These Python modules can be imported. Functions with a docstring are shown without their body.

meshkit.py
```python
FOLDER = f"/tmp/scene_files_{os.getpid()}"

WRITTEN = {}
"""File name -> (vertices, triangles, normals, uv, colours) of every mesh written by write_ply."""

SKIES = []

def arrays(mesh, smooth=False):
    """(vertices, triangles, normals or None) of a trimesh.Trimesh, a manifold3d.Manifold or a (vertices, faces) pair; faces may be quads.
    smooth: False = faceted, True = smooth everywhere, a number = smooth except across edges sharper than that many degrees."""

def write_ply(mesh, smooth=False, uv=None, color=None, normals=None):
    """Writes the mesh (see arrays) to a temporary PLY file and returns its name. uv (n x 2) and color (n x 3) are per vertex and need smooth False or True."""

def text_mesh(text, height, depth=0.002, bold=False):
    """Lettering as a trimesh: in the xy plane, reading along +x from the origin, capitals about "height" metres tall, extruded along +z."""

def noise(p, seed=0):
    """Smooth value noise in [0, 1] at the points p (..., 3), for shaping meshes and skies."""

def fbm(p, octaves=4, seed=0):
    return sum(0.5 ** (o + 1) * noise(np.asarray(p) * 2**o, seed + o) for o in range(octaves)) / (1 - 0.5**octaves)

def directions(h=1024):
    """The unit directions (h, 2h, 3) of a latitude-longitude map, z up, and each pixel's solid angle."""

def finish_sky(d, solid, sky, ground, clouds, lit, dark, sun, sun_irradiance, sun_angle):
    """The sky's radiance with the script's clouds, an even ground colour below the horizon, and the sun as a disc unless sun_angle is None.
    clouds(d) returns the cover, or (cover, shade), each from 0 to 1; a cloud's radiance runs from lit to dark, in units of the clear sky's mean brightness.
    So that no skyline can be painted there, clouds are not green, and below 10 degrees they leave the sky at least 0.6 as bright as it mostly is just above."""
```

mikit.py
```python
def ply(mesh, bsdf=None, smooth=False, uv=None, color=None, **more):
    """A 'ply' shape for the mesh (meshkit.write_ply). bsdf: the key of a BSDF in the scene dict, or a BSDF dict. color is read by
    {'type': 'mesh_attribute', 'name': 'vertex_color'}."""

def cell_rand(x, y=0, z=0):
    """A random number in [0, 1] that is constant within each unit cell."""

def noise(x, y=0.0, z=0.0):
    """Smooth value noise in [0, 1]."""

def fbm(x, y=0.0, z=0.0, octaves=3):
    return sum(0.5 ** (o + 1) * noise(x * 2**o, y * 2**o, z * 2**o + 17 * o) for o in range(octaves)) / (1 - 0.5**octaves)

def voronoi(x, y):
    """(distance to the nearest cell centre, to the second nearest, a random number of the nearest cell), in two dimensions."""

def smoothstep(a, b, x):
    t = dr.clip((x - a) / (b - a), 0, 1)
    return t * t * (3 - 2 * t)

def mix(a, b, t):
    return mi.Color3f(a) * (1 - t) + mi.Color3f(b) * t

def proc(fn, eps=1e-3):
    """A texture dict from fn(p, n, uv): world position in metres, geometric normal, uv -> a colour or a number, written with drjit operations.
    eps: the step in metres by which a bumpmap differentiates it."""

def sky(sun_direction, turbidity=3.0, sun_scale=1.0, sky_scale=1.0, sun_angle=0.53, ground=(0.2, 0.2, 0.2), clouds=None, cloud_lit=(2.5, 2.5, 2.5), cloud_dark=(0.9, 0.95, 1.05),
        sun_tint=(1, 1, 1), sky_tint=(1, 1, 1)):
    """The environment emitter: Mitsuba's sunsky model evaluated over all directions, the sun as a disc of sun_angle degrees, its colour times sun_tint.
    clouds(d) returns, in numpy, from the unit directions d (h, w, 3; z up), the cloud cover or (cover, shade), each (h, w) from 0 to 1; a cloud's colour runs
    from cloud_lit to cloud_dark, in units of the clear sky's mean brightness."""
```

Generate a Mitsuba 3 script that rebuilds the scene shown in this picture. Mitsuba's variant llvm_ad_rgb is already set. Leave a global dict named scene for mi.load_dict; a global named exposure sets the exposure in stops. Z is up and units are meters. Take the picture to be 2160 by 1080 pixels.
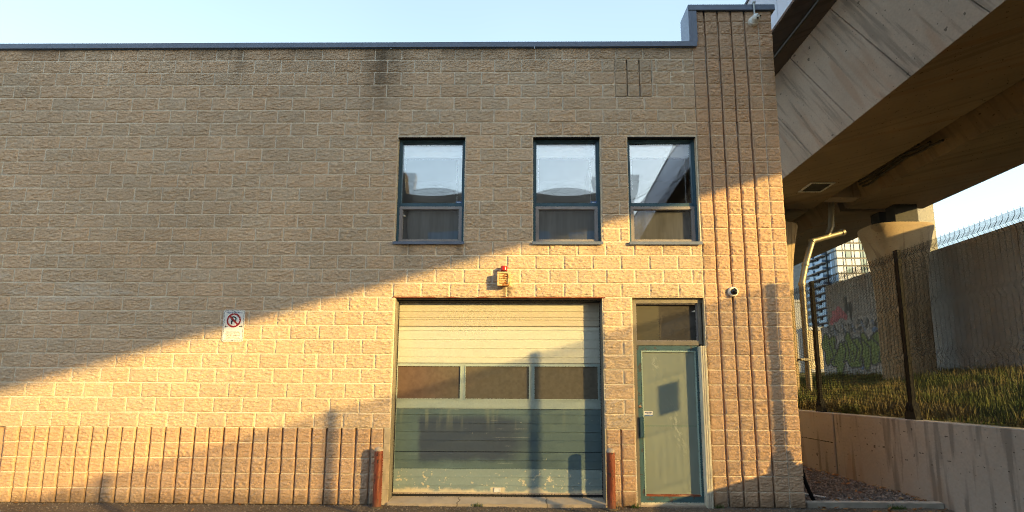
import math, random
import numpy as np, trimesh, mitsuba as mi, drjit as dr
import shapely.geometry as sg
import mikit, meshkit
from mikit import proc, fbm, noise, voronoi, cell_rand, smoothstep, mix

T = mi.ScalarTransform4f
rnd = random.Random(7)
rng = np.random.default_rng(11)
scene, labels = {}, {}

# ------------------------------------------------------------------ camera
F, PITCH, YAW, ROLL, CY, CZ, PX, PY = 1080.664, .13972, -.01228, .00435, -7.16254, 1.59061, 10.7585, 123.343
def cam_dir(u, v):
    u, v = u * math.cos(ROLL) + v * math.sin(ROLL), -u * math.sin(ROLL) + v * math.cos(ROLL)
    y = math.cos(PITCH) + v * math.sin(PITCH); z = math.sin(PITCH) - v * math.cos(PITCH); x = u
    return np.array([x * math.cos(YAW) + y * math.sin(YAW), -x * math.sin(YAW) + y * math.cos(YAW), z])
fwd = cam_dir(0, 0); right = cam_dir(1, 0) - fwd; up = -(cam_dir(0, 1) - fwd)
M = np.eye(4); M[:3, 0] = -right; M[:3, 1] = up; M[:3, 2] = fwd; M[:3, 3] = (0, CY, CZ)
scene['camera'] = {'type': 'perspective', 'fov': 2 * math.degrees(math.atan(1080 / F)), 'fov_axis': 'x', 'to_world': T(M),
                   'principal_point_offset_x': -PX / 2160, 'principal_point_offset_y': -PY / 1080, 'near_clip': .05, 'far_clip': 3000.0}
# ------------------------------------------------------------------ light
AZ, EL = math.radians(52.4), math.radians(12.95)
SUN = (math.sin(AZ) * math.cos(EL), -math.cos(AZ) * math.cos(EL), math.sin(EL))
scene['sky'] = mikit.sky(SUN, turbidity=3.0, sun_scale=.97, sky_scale=1.98, sun_tint=(1.0, 1.02, .76), sky_tint=(1.06, .985, .89), ground=(.2, .18, .15),
                         clouds=lambda d: .13 + .10 * meshkit.fbm(d * 2.5, 3), cloud_lit=(1.75, 2.05, 2.3))
exposure = 3.15

# ------------------------------------------------------------------ materials
def two(d): return {'type': 'twosided', 'bsdf': d}
def mat(name, color, rough=.6, metallic=0.0, spec=.4, **kw):
    col = color if isinstance(color, dict) else {'type': 'rgb', 'value': list(color)}
    scene[name] = two({'type': 'principled', 'base_color': col, 'roughness': rough, 'metallic': metallic, 'specular': spec, **kw})
def pmat(name, fn, rough=.7, metallic=0.0, spec=.3, **kw): mat(name, proc(fn), rough, metallic, spec, **kw)
def V(c): return mi.Color3f(*c)

STAINS = [(-4.33, 6.7, .10, .55, .5), (-2.16, 6.7, .24, 1.35, .75), (-1.93, 6.7, .16, .9, .5), (-2.4, 6.7, .12, .6, .4), (-3.2, 6.7, .3, .3, .3), (1.0, 6.7, .4, .25, .3), (.12, 6.7, .22, .4, .45), (-4.49, 6.7, .05, .25, .5), (-1.68, 3.6, .10, .25, .5), (-.93, 3.6, .07, .2, .45),
          (.22, 3.6, .12, .3, .3), (1.05, 3.6, .1, .2, .3), (-.24, 2.97, .09, .22, .6), (2.0, 3.6, .3, .14, .25), (3.72, 6.6, .13, 1.6, .35), (2.62, 3.6, .1, .5, .3), (-5.2, 6.7, .5, .3, .2)]
def block_col(p, n, uv):
    x, y, z = p.x, p.y, p.z
    k = dr.floor(z / .2032)
    odd = k - 2 * dr.floor(k / 2)
    i = dr.floor(x / .4064 - dr.select(odd > .5, .90, .42))
    r, r2 = cell_rand(i, k, 3), cell_rand(i, k, 9)
    tone = .95 + .10 * r
    sp = fbm(x * 70, z * 70, y * 70, 2)
    big = fbm(x * .8 + 5, z * .8, 0, 3)
    c = mix(V((.535, .398, .28)), V((.495, .392, .29)), r2)
    c = c * (tone * (.80 + .44 * sp) * (.89 + .24 * big))
    d = mi.Float(0)
    edge = .35 + 1.25 * fbm(x * 13, z * .9, 3, 4)
    for sx, sz, w, l, s in STAINS:
        t = dr.exp(-dr.square((x - sx) / w)) * smoothstep(sz - l * 1.25, sz, z) * dr.select(z < sz + .02, 1., 0.)
        d = dr.maximum(d, s * dr.minimum(1.0, t * edge))
    top = smoothstep(6.45, 6.70, z) * smoothstep(.42, .62, fbm(x * 2.1, 4.0, 0, 3)) * dr.select(x < 2.56, .45, 0.)
    d = dr.maximum(d, top)
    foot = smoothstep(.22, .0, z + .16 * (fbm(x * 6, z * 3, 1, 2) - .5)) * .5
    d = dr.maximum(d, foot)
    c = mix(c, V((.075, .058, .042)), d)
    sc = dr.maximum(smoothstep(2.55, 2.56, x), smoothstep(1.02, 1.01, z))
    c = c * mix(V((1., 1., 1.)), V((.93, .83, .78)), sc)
    ins = smoothstep(1.36, 1.38, x) * smoothstep(1.93, 1.91, x) * smoothstep(5.88, 5.9, z) * smoothstep(6.51, 6.49, z)
    c = c * (1 - .12 * ins)
    eff = smoothstep(.62, .8, fbm(x * 1.3 + 2, z * 7, 5, 3)) * smoothstep(2.55, 2.75, z) * smoothstep(3.3, 3.0, z) * smoothstep(-2.0, -3.0, x)
    return mix(c, V((.6, .56, .5)), eff * .5)
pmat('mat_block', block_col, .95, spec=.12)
pmat('mat_mortar', lambda p, n, uv: V((.68, .625, .53)) * (.72 + .55 * fbm(p.x * 18, p.z * 18, p.y * 18, 3)), .95, spec=.1)
pmat('mat_reveal', lambda p, n, uv: V((.47, .385, .275)) * (.7 + .5 * fbm(p.x * 25, p.z * 12, p.y * 25, 3)) * (1 - .25 * smoothstep(.46, .5, dr.abs(p.z / .2032 - dr.floor(p.z / .2032) - .5))), .9, spec=.12)

def flash_col(p, n, uv): return V((.135, .165, .24)) * (.88 + .24 * fbm(p.x * 3, p.z * 9, p.y * 3, 3))
pmat('mat_flashing', flash_col, .38, spec=.5)
pmat('mat_blue_frame', lambda p, n, uv: V((.035, .085, .125)) * (.8 + .4 * fbm(p.x * 12, p.z * 5, p.y * 12, 3)), .4, spec=.5)
pmat('mat_sash', lambda p, n, uv: V((.30, .275, .275)) * (.8 + .4 * fbm(p.x * 14, p.z * 7, p.y * 9, 3)), .35, metallic=.35)
pmat('mat_bronze_frame', lambda p, n, uv: V((.24, .215, .18)) * (.75 + .5 * fbm(p.x * 14, p.z * 4, p.y * 9, 3)), .4, metallic=.3)
pmat('mat_door_teal', lambda p, n, uv: mix(V((.06, .125, .145)) * (.8 + .4 * fbm(p.x * 11, p.z * 4, p.y * 9, 3)), V((.09, .06, .045)), smoothstep(.66, .72, fbm(p.x * 22, p.z * 22, 2, 3)) * .7), .42, spec=.5)
pmat('mat_mint', lambda p, n, uv: V((.36, .47, .42)) * (.8 + .35 * fbm(p.x * 20, p.z * 5, 0, 3)), .45)
pmat('mat_flute', lambda p, n, uv: V((.62, .575, .475)) * (.78 + .34 * fbm(p.x * 20, p.z * 3, 0, 3)), .45)
mat('mat_dark', (.012, .012, .013), .7)
mat('mat_push', (.20, .25, .205), .4)
mat('mat_rubber', (.018, .018, .02), .8)
mat('mat_white', (.74, .73, .70), .4)
mat('mat_sign_white', (.80, .80, .79), .35)
mat('mat_sign_black', (.02, .02, .022), .5)
mat('mat_sign_red', (.36, .018, .02), .4)
mat('mat_sign_blue', (.03, .06, .22), .4)
mat('mat_sign_brown', (.22, .10, .06), .5)
mat('mat_sticker_blue', (.06, .16, .45), .4)
mat('mat_galv', (.42, .42, .40), .42, .8)
mat('mat_black_metal', (.007, .007, .007), .7, 0, .15)
mat('mat_cable', (.015, .015, .016), .6)
mat('mat_dome', (.01, .01, .01), .08, 0, .5)
mat('mat_lamp_red', (.52, .015, .01), .18, 0, .5, spec_trans=0.0, clearcoat=.6)
pmat('mat_alarm', lambda p, n, uv: mix(V((.64, .47, .24)), V((.34, .12, .03)), smoothstep(.45, .66, fbm(p.x * 28, p.z * 16, p.y * 20, 3))), .5)
pmat('mat_rust', lambda p, n, uv: mix(V((.22, .06, .03)), V((.36, .26, .18)), smoothstep(.45, .65, fbm(p.x * 5, p.z * 30, 0, 3))), .7)
def bollard_col(p, n, uv):
    a = fbm(p.x * 26, p.z * 6, p.y * 26, 4)
    c = mix(V((.225, .056, .030)), V((.14, .034, .020)), smoothstep(.35, .6, a))
    c = mix(c, V((.045, .025, .02)), smoothstep(.66, .72, fbm(p.x * 40, p.z * 28, p.y * 40, 3)))
    c = mix(c, V((.16, .075, .05)), smoothstep(.16, .0, p.z) * .8)
    return mix(c, V((.40, .13, .08)), smoothstep(.62, .72, fbm(p.x * 18 + 9, p.z * 2.5, p.y * 18, 3)) * .6)
pmat('mat_bollard', bollard_col, .5, spec=.4)
pmat('mat_cap', lambda p, n, uv: V((.42, .34, .27)) * (.7 + .5 * fbm(p.x * 40, p.z * 40, p.y * 40, 3)), .7)

def door_col(p, n, uv):
    x, z = p.x, p.z
    nz = fbm(x * 2.2, z * 7, 0, 4)
    st = fbm(x * 9, z * 1.3, 2, 3)
    pale = mix(V((.46, .475, .42)), V((.51, .515, .46)), nz)
    tan = mix(V((.43, .375, .29)), V((.46, .415, .325)), nz)
    teal = mix(V((.215, .285, .292)), V((.26, .328, .322)), nz)
    frame = mix(V((.29, .36, .35)), V((.36, .42, .40)), nz)
    c = mix(teal, frame, smoothstep(.9, 1.5, z + .05 * st))
    c = mix(c, pale, smoothstep(1.905, 1.93, z))
    c = mix(c, tan, smoothstep(2.425, 2.455, z + .01 * nz) * .85 - smoothstep(2.66, 2.69, z) * .35)
    # painted-over rectangle, darker, with roller edges, older layers inside it
    e = .018 * (fbm(x * 7, z * 9, 4, 3) - .5)
    e2 = .02 * (fbm(x * 1.6, 2.0, 4, 2) - .5)
    patch = smoothstep(.447, .455, z + e2) * smoothstep(1.279, 1.268, z + e) * smoothstep(-1.80, -1.785, x + e) * smoothstep(1.102, 1.085, x + e)
    inner = smoothstep(.50, .62, z + .10 * (st - .5)) * smoothstep(1.22, 1.10, z + .12 * (nz - .5)) * smoothstep(-1.52, -1.44, x + .1 * (nz - .5)) * smoothstep(.45, -.15, x + .9 * (fbm(x * 1.2, z * 2.5, 7, 3) - .5))
    pc = mix(V((.082, .130, .152)), V((.112, .164, .168)), nz) * (.8 + .4 * fbm(x * 3, z * 3.5, 6, 4))
    pc = mix(pc, V((.046, .062, .10)), inner * .9)
    pc = mix(pc, V((.16, .19, .16)), smoothstep(.60, .78, fbm(x * 14, z * 1.1, 8, 3)) * smoothstep(.9, 1.25, z) * .7)
    c = mix(c, pc, patch)
    # rows where the roller missed the ribs
    rib = smoothstep(.62, .75, fbm(x * 5, dr.floor(z / .1175), 3, 3)) * smoothstep(.007, .003, dr.abs(z / .1175 - dr.floor(z / .1175) - .52) * .1175)
    c = mix(c, V((.33, .38, .34)), rib * .35 * patch * smoothstep(.4, .6, fbm(x * 3, z, 9, 3)))
    # flaked paint near the bottom
    fl = fbm(x * 26, z * 30, 0, 4) + .22 * (fbm(x * 3.0, 1.0, 0, 2) - .5) - .55 * dr.abs(z - .265)
    low = smoothstep(.675, .695, fl) * smoothstep(.47, .44, z)
    edge = smoothstep(.19, .14, z + .11 * (fbm(x * 5, z * 6, 3, 4) - .5) + .03 * (fbm(x * 45, z * 45, 3, 2) - .5))
    vent = smoothstep(.11, .085, dr.abs(x + .35) + .02 * (fbm(x * 40, z * 40, 1, 2) - .5)) * smoothstep(.215, .2, z)
    sc = smoothstep(.90, .93, fbm(x * 34, z * 34, 11, 3)) * smoothstep(1.38, 1.3, z) * .9
    chips = dr.maximum(dr.maximum(low, sc), dr.maximum(edge, vent))
    c = mix(c, V((.60, .535, .39)), chips)
    return c * (.93 + .14 * fbm(x * 60, z * 60, 0, 2))
pmat('mat_door', door_col, .5, spec=.35)
def pane_col(p, n, uv):
    g = fbm(p.x * 2, p.z * 3, 0, 3)
    red = smoothstep(-.5, -1.9, p.x + .6 * (g - .5))
    c = mix(V((.112, .10, .078)), V((.125, .083, .066)), red)
    return c * (.8 + .4 * fbm(p.x * 30, p.z * 30, 0, 3))
pmat('mat_garage_pane', pane_col, .28, spec=.5, clearcoat=.35, clearcoat_gloss=.9)
def doorglass_col(p, n, uv):
    c = V((.25, .285, .245)) * (.9 + .2 * fbm(p.x * 3, p.z * 1.2, 0, 3))
    s = fbm(p.x * 60 + p.z * 25, p.z * 24, 0, 3)
    a = dr.exp(-dr.square((p.x - 1.86) / .05) - dr.square((p.z - 1.91) / .10))
    b = dr.exp(-dr.square((p.x - 2.12 + .25 * (p.z - 1.05)) / .07) - dr.square((p.z - 1.02) / .3))
    sc = smoothstep(.56, .68, s) * dr.maximum(a, b * .8)
    return mix(c, V((.42, .45, .39)), sc * .7)
pmat('mat_door_glass', doorglass_col, .22, spec=.5, clearcoat=.3, clearcoat_gloss=.92)
scene['mat_glass'] = {'type': 'thindielectric', 'int_ior': 2.05}
scene['mat_glass_in'] = {'type': 'thindielectric', 'int_ior': 3.0}
scene['mat_glass_low'] = {'type': 'thindielectric', 'int_ior': 2.6}
scene['mat_glass_dim'] = {'type': 'thindielectric', 'int_ior': 1.6}
pmat('mat_room', lambda p, n, uv: V((.30, .29, .28)) * (.8 + .4 * fbm(p.x, p.z, p.y, 2)), .9)
mat('mat_room_dark', (.05, .045, .042), .8)
pmat('mat_reflection_sheet', lambda p, n, uv: V((.125, .13, .14)) * (.7 + .6 * fbm(p.x * 24, p.z * 2.5, 0, 3)), .9)
mat('mat_pipe', (.24, .22, .18), .5, .7)
mat('mat_blind', (.86, .87, .88), .6)
mat('mat_film', (.085, .078, .055), .5)

def conc(base, sc=1.0, streak=.5):
    def fn(p, n, uv):
        g = fbm(p.y * 1.1, p.z * 1.1, p.x * 1.1, 4)
        s = fbm(p.y * 9 + p.x * 9, p.z * .9, 3, 4)
        fine = fbm(p.x * 35, p.y * 35, p.z * 35, 3)
        c = V(base) * (.62 + .5 * g + .26 * fine)
        c = mix(c, V(base) * .35, smoothstep(.52, .72, s) * streak)
        pit = smoothstep(.82, .86, fbm(p.x * 22, p.y * 22, p.z * 22, 2))
        pit = dr.maximum(pit, smoothstep(.80, .83, fbm(p.x * 6, p.y * 6, p.z * 6, 3)))
        rust = smoothstep(.66, .8, fbm(p.y * 3.1 + p.x * 2, p.z * .5, 8, 3)) * .35
        c = mix(c, V(base) * mi.Color3f(.8, .55, .38), rust)
        return mix(c, V(base) * .18, pit * .8)
    return fn
pmat('mat_concrete', conc((.23, .195, .172)), .85, spec=.15)
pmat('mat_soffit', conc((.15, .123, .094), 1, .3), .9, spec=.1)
pmat('mat_retaining', conc((.27, .255, .24), 1, .6), .9, spec=.1)
pmat('mat_overhang_shade', conc((.060, .052, .047), 1, .4), .9, spec=.1)  # near-black copy of the concrete, shade under the overhang put into its colour
pmat('mat_abutment', conc((.37, .355, .355), 1, .15), .85, spec=.12)
pmat('mat_pier', conc((.31, .24, .16), 1, .5), .85, spec=.12)
pmat('mat_threshold', lambda p, n, uv: V((.40, .33, .26)) * (.75 + .45 * fbm(p.x * 8, p.y * 8, p.z * 8, 4)) * (1 - .6 * smoothstep(.012, .004, dr.abs(p.x - .35 + .05 * noise(p.y * 14, 0, 0)))) * (1 - .6 * smoothstep(.012, .004, dr.abs(p.x + .85 + .05 * noise(p.y * 14, 3, 0)))), .9, spec=.1)
pmat('mat_siding', lambda p, n, uv: V((.40, .41, .50)) * (.92 + .16 * fbm(p.y * .8, p.z * 2, 0, 3)), .45, spec=.4)
mat('mat_siding_cap', (.05, .045, .05), .5)
def asphalt(p, n, uv):
    s = fbm(p.x * 55, p.y * 55, 0, 3)
    d1, d2, r = voronoi(p.x * 48, p.y * 48)
    g = fbm(p.x * 1.2, p.y * 1.2, 2, 4)
    c = V((.115, .088, .066)) * (.55 + .7 * s) * (.7 + .6 * g)
    c = mix(c, V((.30, .24, .18)), smoothstep(.80, .95, r) * smoothstep(.42, .30, d1) * .8)
    return c
scene['mat_asphalt'] = two({'type': 'bumpmap', 'arbitrary': proc(lambda p, n, uv: fbm(p.x * 60, p.y * 60, 0, 3), .004), 'scale': .012,
                            'bsdf': {'type': 'principled', 'base_color': proc(asphalt), 'roughness': .9, 'specular': .15}})
pmat('mat_soil', lambda p, n, uv: mix(V((.085, .07, .05)), V((.14, .11, .075)), fbm(p.x * 5, p.y * 5, 0, 4)), .95, spec=.05)
pmat('mat_gravel_bed', lambda p, n, uv: V((.085, .075, .068)) * (.5 + fbm(p.x * 40, p.y * 40, 0, 3)), .95, spec=.05)
def gravel_col(p, n, uv):
    r = cell_rand(dr.floor(p.x * 26), dr.floor(p.y * 26), 2)
    return mix(V((.11, .095, .09)), V((.32, .28, .255)), r * r)
pmat('mat_gravel', gravel_col, .9, spec=.15)
pmat('mat_bank', lambda p, n, uv: mix(V((.075, .085, .025)), V((.17, .125, .055)), smoothstep(.35, .65, fbm(p.x * 1.4, p.y * 1.4, 0, 4))), .95, spec=.05)
def leafy(c1, c2, f=9):
    scene_col = proc(lambda p, n, uv: mix(V(c1), V(c2), cell_rand(dr.floor(p.x * f), dr.floor(p.y * f), dr.floor(p.z * 4))))
    return two({'type': 'principled', 'base_color': scene_col, 'roughness': .75, 'specular': .2})
def grass_col(p, n, uv):
    k = cell_rand(dr.floor(p.x * 14), dr.floor(p.y * 14), dr.floor(p.z * 4))
    c = mix(V((.055, .09, .02)), V((.17, .175, .055)), k)
    dry = smoothstep(.48, .62, fbm(p.x * 1.1, p.y * 1.1, 6, 3))
    return mix(c, V((.24, .185, .09)) * (.6 + .7 * k), dry * .8)
scene['mat_grass'] = two({'type': 'principled', 'base_color': proc(grass_col), 'roughness': .75, 'specular': .2})
scene['mat_weed'] = leafy((.05, .085, .02), (.09, .12, .03), 30)
scene['mat_leaf'] = leafy((.24, .085, .03), (.30, .18, .07), 12)
mat('mat_kerb', proc(lambda p, n, uv: V((.36, .32, .27)) * (.65 + .6 * fbm(p.x * 12, p.y * 12, p.z * 12, 4))), .9)
pmat('mat_far_brick', lambda p, n, uv: V((.16, .145, .135)) * (.7 + .6 * fbm(p.x * .8, p.z * .8, 0, 3)), .85)
mat('mat_tower_white', (.46, .49, .53), .35)
mat('mat_tower_grey', (.30, .31, .32), .5)
mat('mat_tower_dark', (.03, .035, .04), .4)
mat('mat_tower_glass', (.06, .09, .13), .1, .6, .6)
mat('mat_tower_green', (.20, .25, .22), .12, .3, .6)
mat('mat_tower_blue', (.14, .21, .32), .1, .5, .6)
mat('mat_slab', (.40, .40, .40), .7)
pmat('mat_lowwall', lambda p, n, uv: V((.52, .43, .27)) * (.85 + .3 * fbm(p.x * .5, p.z * .5, 0, 3)), .8)
mat('mat_graf_green', (.14, .185, .05), .6)
mat('mat_graf_blue', (.05, .10, .22), .5)
mat('mat_graf_black', (.015, .015, .016), .5)
mat('mat_graf_pink', (.38, .10, .13), .5)
mat('mat_graf_pale', (.20, .23, .32), .6)

# ------------------------------------------------------------------ helpers
def add(key, mesh, bsdf, smooth=False, **kw):
    k, n = key, 0
    while k in scene:
        n += 1; k = f'{key}_{n:03d}'
    scene[k] = mikit.ply(mesh, bsdf, smooth, **kw)
    return k
def add_shape(key, shape):
    k, n = key, 0
    while k in scene:
        n += 1; k = f'{key}_{n:03d}'
    scene[k] = shape
    return k
def tag(key, label=None, category=None, group=None, kind=None):
    labels[key] = {a: b for a, b in dict(label=label, category=category, group=group, kind=kind).items() if b}
def box(x0, x1, y0, y1, z0, z1, ch=0.0):
    m = trimesh.creation.box(extents=(x1 - x0, y1 - y0, z1 - z0))
    if ch:
        e = np.array([x1 - x0, y1 - y0, z1 - z0]) / 2
        pts = []
        for sx in (-1, 1):
            for sy in (-1, 1):
                for sz in (-1, 1):
                    for a in range(3):
                        q = e - ch; q[a] = e[a]
                        pts.append(q * (sx, sy, sz))
        m = trimesh.convex.convex_hull(np.array(pts))
    m.apply_translation(((x0 + x1) / 2, (y0 + y1) / 2, (z0 + z1) / 2))
    return m
def cat(*ms):
    ms = [m for g in ms for m in (g if isinstance(g, (list, tuple)) else [g])]
    return trimesh.util.concatenate(ms)
def tube(pts, r, seg=8, caps=True):
    pts = np.asarray(pts, float); n = len(pts)
    rs = np.full(n, r) if np.isscalar(r) else np.asarray(r)
    t = np.gradient(pts, axis=0); t /= np.linalg.norm(t, axis=1, keepdims=True)
    ref = np.array([0, 0, 1.]) if abs(t[0][2]) < .9 else np.array([1., 0, 0])
    vs = []
    u = np.cross(t[0], ref); u /= np.linalg.norm(u)
    for i in range(n):
        u = u - t[i] * (u @ t[i]); u /= np.linalg.norm(u); w = np.cross(t[i], u)
        a = np.arange(seg) / seg * 2 * np.pi
        vs.append(pts[i] + rs[i] * (np.cos(a)[:, None] * u + np.sin(a)[:, None] * w))
    v = np.vstack(vs); f = []
    for i in range(n - 1):
        for j in range(seg):
            a, b = i * seg + j, i * seg + (j + 1) % seg
            f += [[a, b, b + seg], [a, b + seg, a + seg]]
    if caps:
        v = np.vstack([v, pts[:1], pts[-1:]]); c0, c1 = len(v) - 2, len(v) - 1
        for j in range(seg):
            f += [[c0, (j + 1) % seg, j], [c1, (n - 1) * seg + j, (n - 1) * seg + (j + 1) % seg]]
    return trimesh.Trimesh(v, f, process=False)
def lathe(profile, seg=24, axis='z', at=(0, 0, 0)):
    m = trimesh.creation.revolve(np.array(profile, float), sections=seg)
    if axis == '-y': m.apply_transform(trimesh.transformations.rotation_matrix(math.pi / 2, [1, 0, 0]))
    m.apply_translation(at)
    return m
def extrude_y(poly, y0, y1):
    """shapely polygon in (x, z) -> solid between y0 and y1"""
    m = trimesh.creation.extrude_polygon(poly, y1 - y0, engine='earcut')
    v = m.vertices.copy(); m.vertices = np.stack([v[:, 0], y1 - v[:, 2], v[:, 1]], 1)
    return m
def frame_y(x0, x1, z0, z1, w, y0, y1, wb=None):
    wb = wb or w
    return extrude_y(sg.box(x0, z0, x1, z1).difference(sg.box(x0 + w, z0 + wb, x1 - w, z1 - w)), y0, y1)

# ------------------------------------------------------------------ ground
C = .2032; B = .4064
def grid_mesh(xs, ys, fz):
    X, Y = np.meshgrid(xs, ys); Z = fz(X, Y)
    nx, ny = len(xs), len(ys)
    v = np.stack([X.ravel(), Y.ravel(), Z.ravel()], 1)
    i = (np.arange(ny - 1)[:, None] * nx + np.arange(nx - 1)).ravel()
    return trimesh.Trimesh(v, np.vstack([np.stack([i, i + 1, i + nx + 1], 1), np.stack([i, i + nx + 1, i + nx], 1)]), process=False)
add('ground', grid_mesh(np.linspace(-900, 900, 19), np.linspace(-900, 900, 19), lambda X, Y: X * 0 - .03), 'mat_soil')
tag('ground', kind='structure')
ax = np.concatenate([np.linspace(-30, -8, 12), np.arange(-7.9, 5.62, .04), [5.64]])
ay = np.concatenate([np.linspace(-17.9, -1.2, 12), np.arange(-1.15, .14, .03)])
def lot_z(X, Y): return .022 * (meshkit.fbm(np.stack([X * 1.5, Y * 1.5, X * 0], -1), 3) - .5) + .010 * (meshkit.fbm(np.stack([X * 16, Y * 16, X * 0], -1), 2) - .5)
add('asphalt_lot', grid_mesh(ax, ay, lot_z), 'mat_asphalt', True)
tag('asphalt_lot', kind='structure')
def bed_z(X, Y): return .005 + .05 * meshkit.fbm(np.stack([X * 2.2, Y * 2.2, X * 0], -1), 3)
add('gravel_strip', grid_mesh(np.linspace(3.79, 5.64, 40), np.linspace(.14, 14, 120), bed_z), 'mat_gravel_bed', True)
tag('gravel_strip', kind='structure')
def bank_z(X, Y):
    base = 1.12 + .135 * np.clip(X - 5.85, 0, 10) + .10 * (meshkit.fbm(np.stack([X * .5, Y * .5, X * 0], -1), 3) - .5) * np.clip((X - 5.9), 0, 1)
    return base - .02
add('grass_bank', grid_mesh(np.concatenate([np.linspace(5.88, 16, 50), np.linspace(18, 120, 12)]), np.linspace(-40, 150, 160), bank_z), 'mat_bank', True)
tag('grass_bank', kind='structure')

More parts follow.
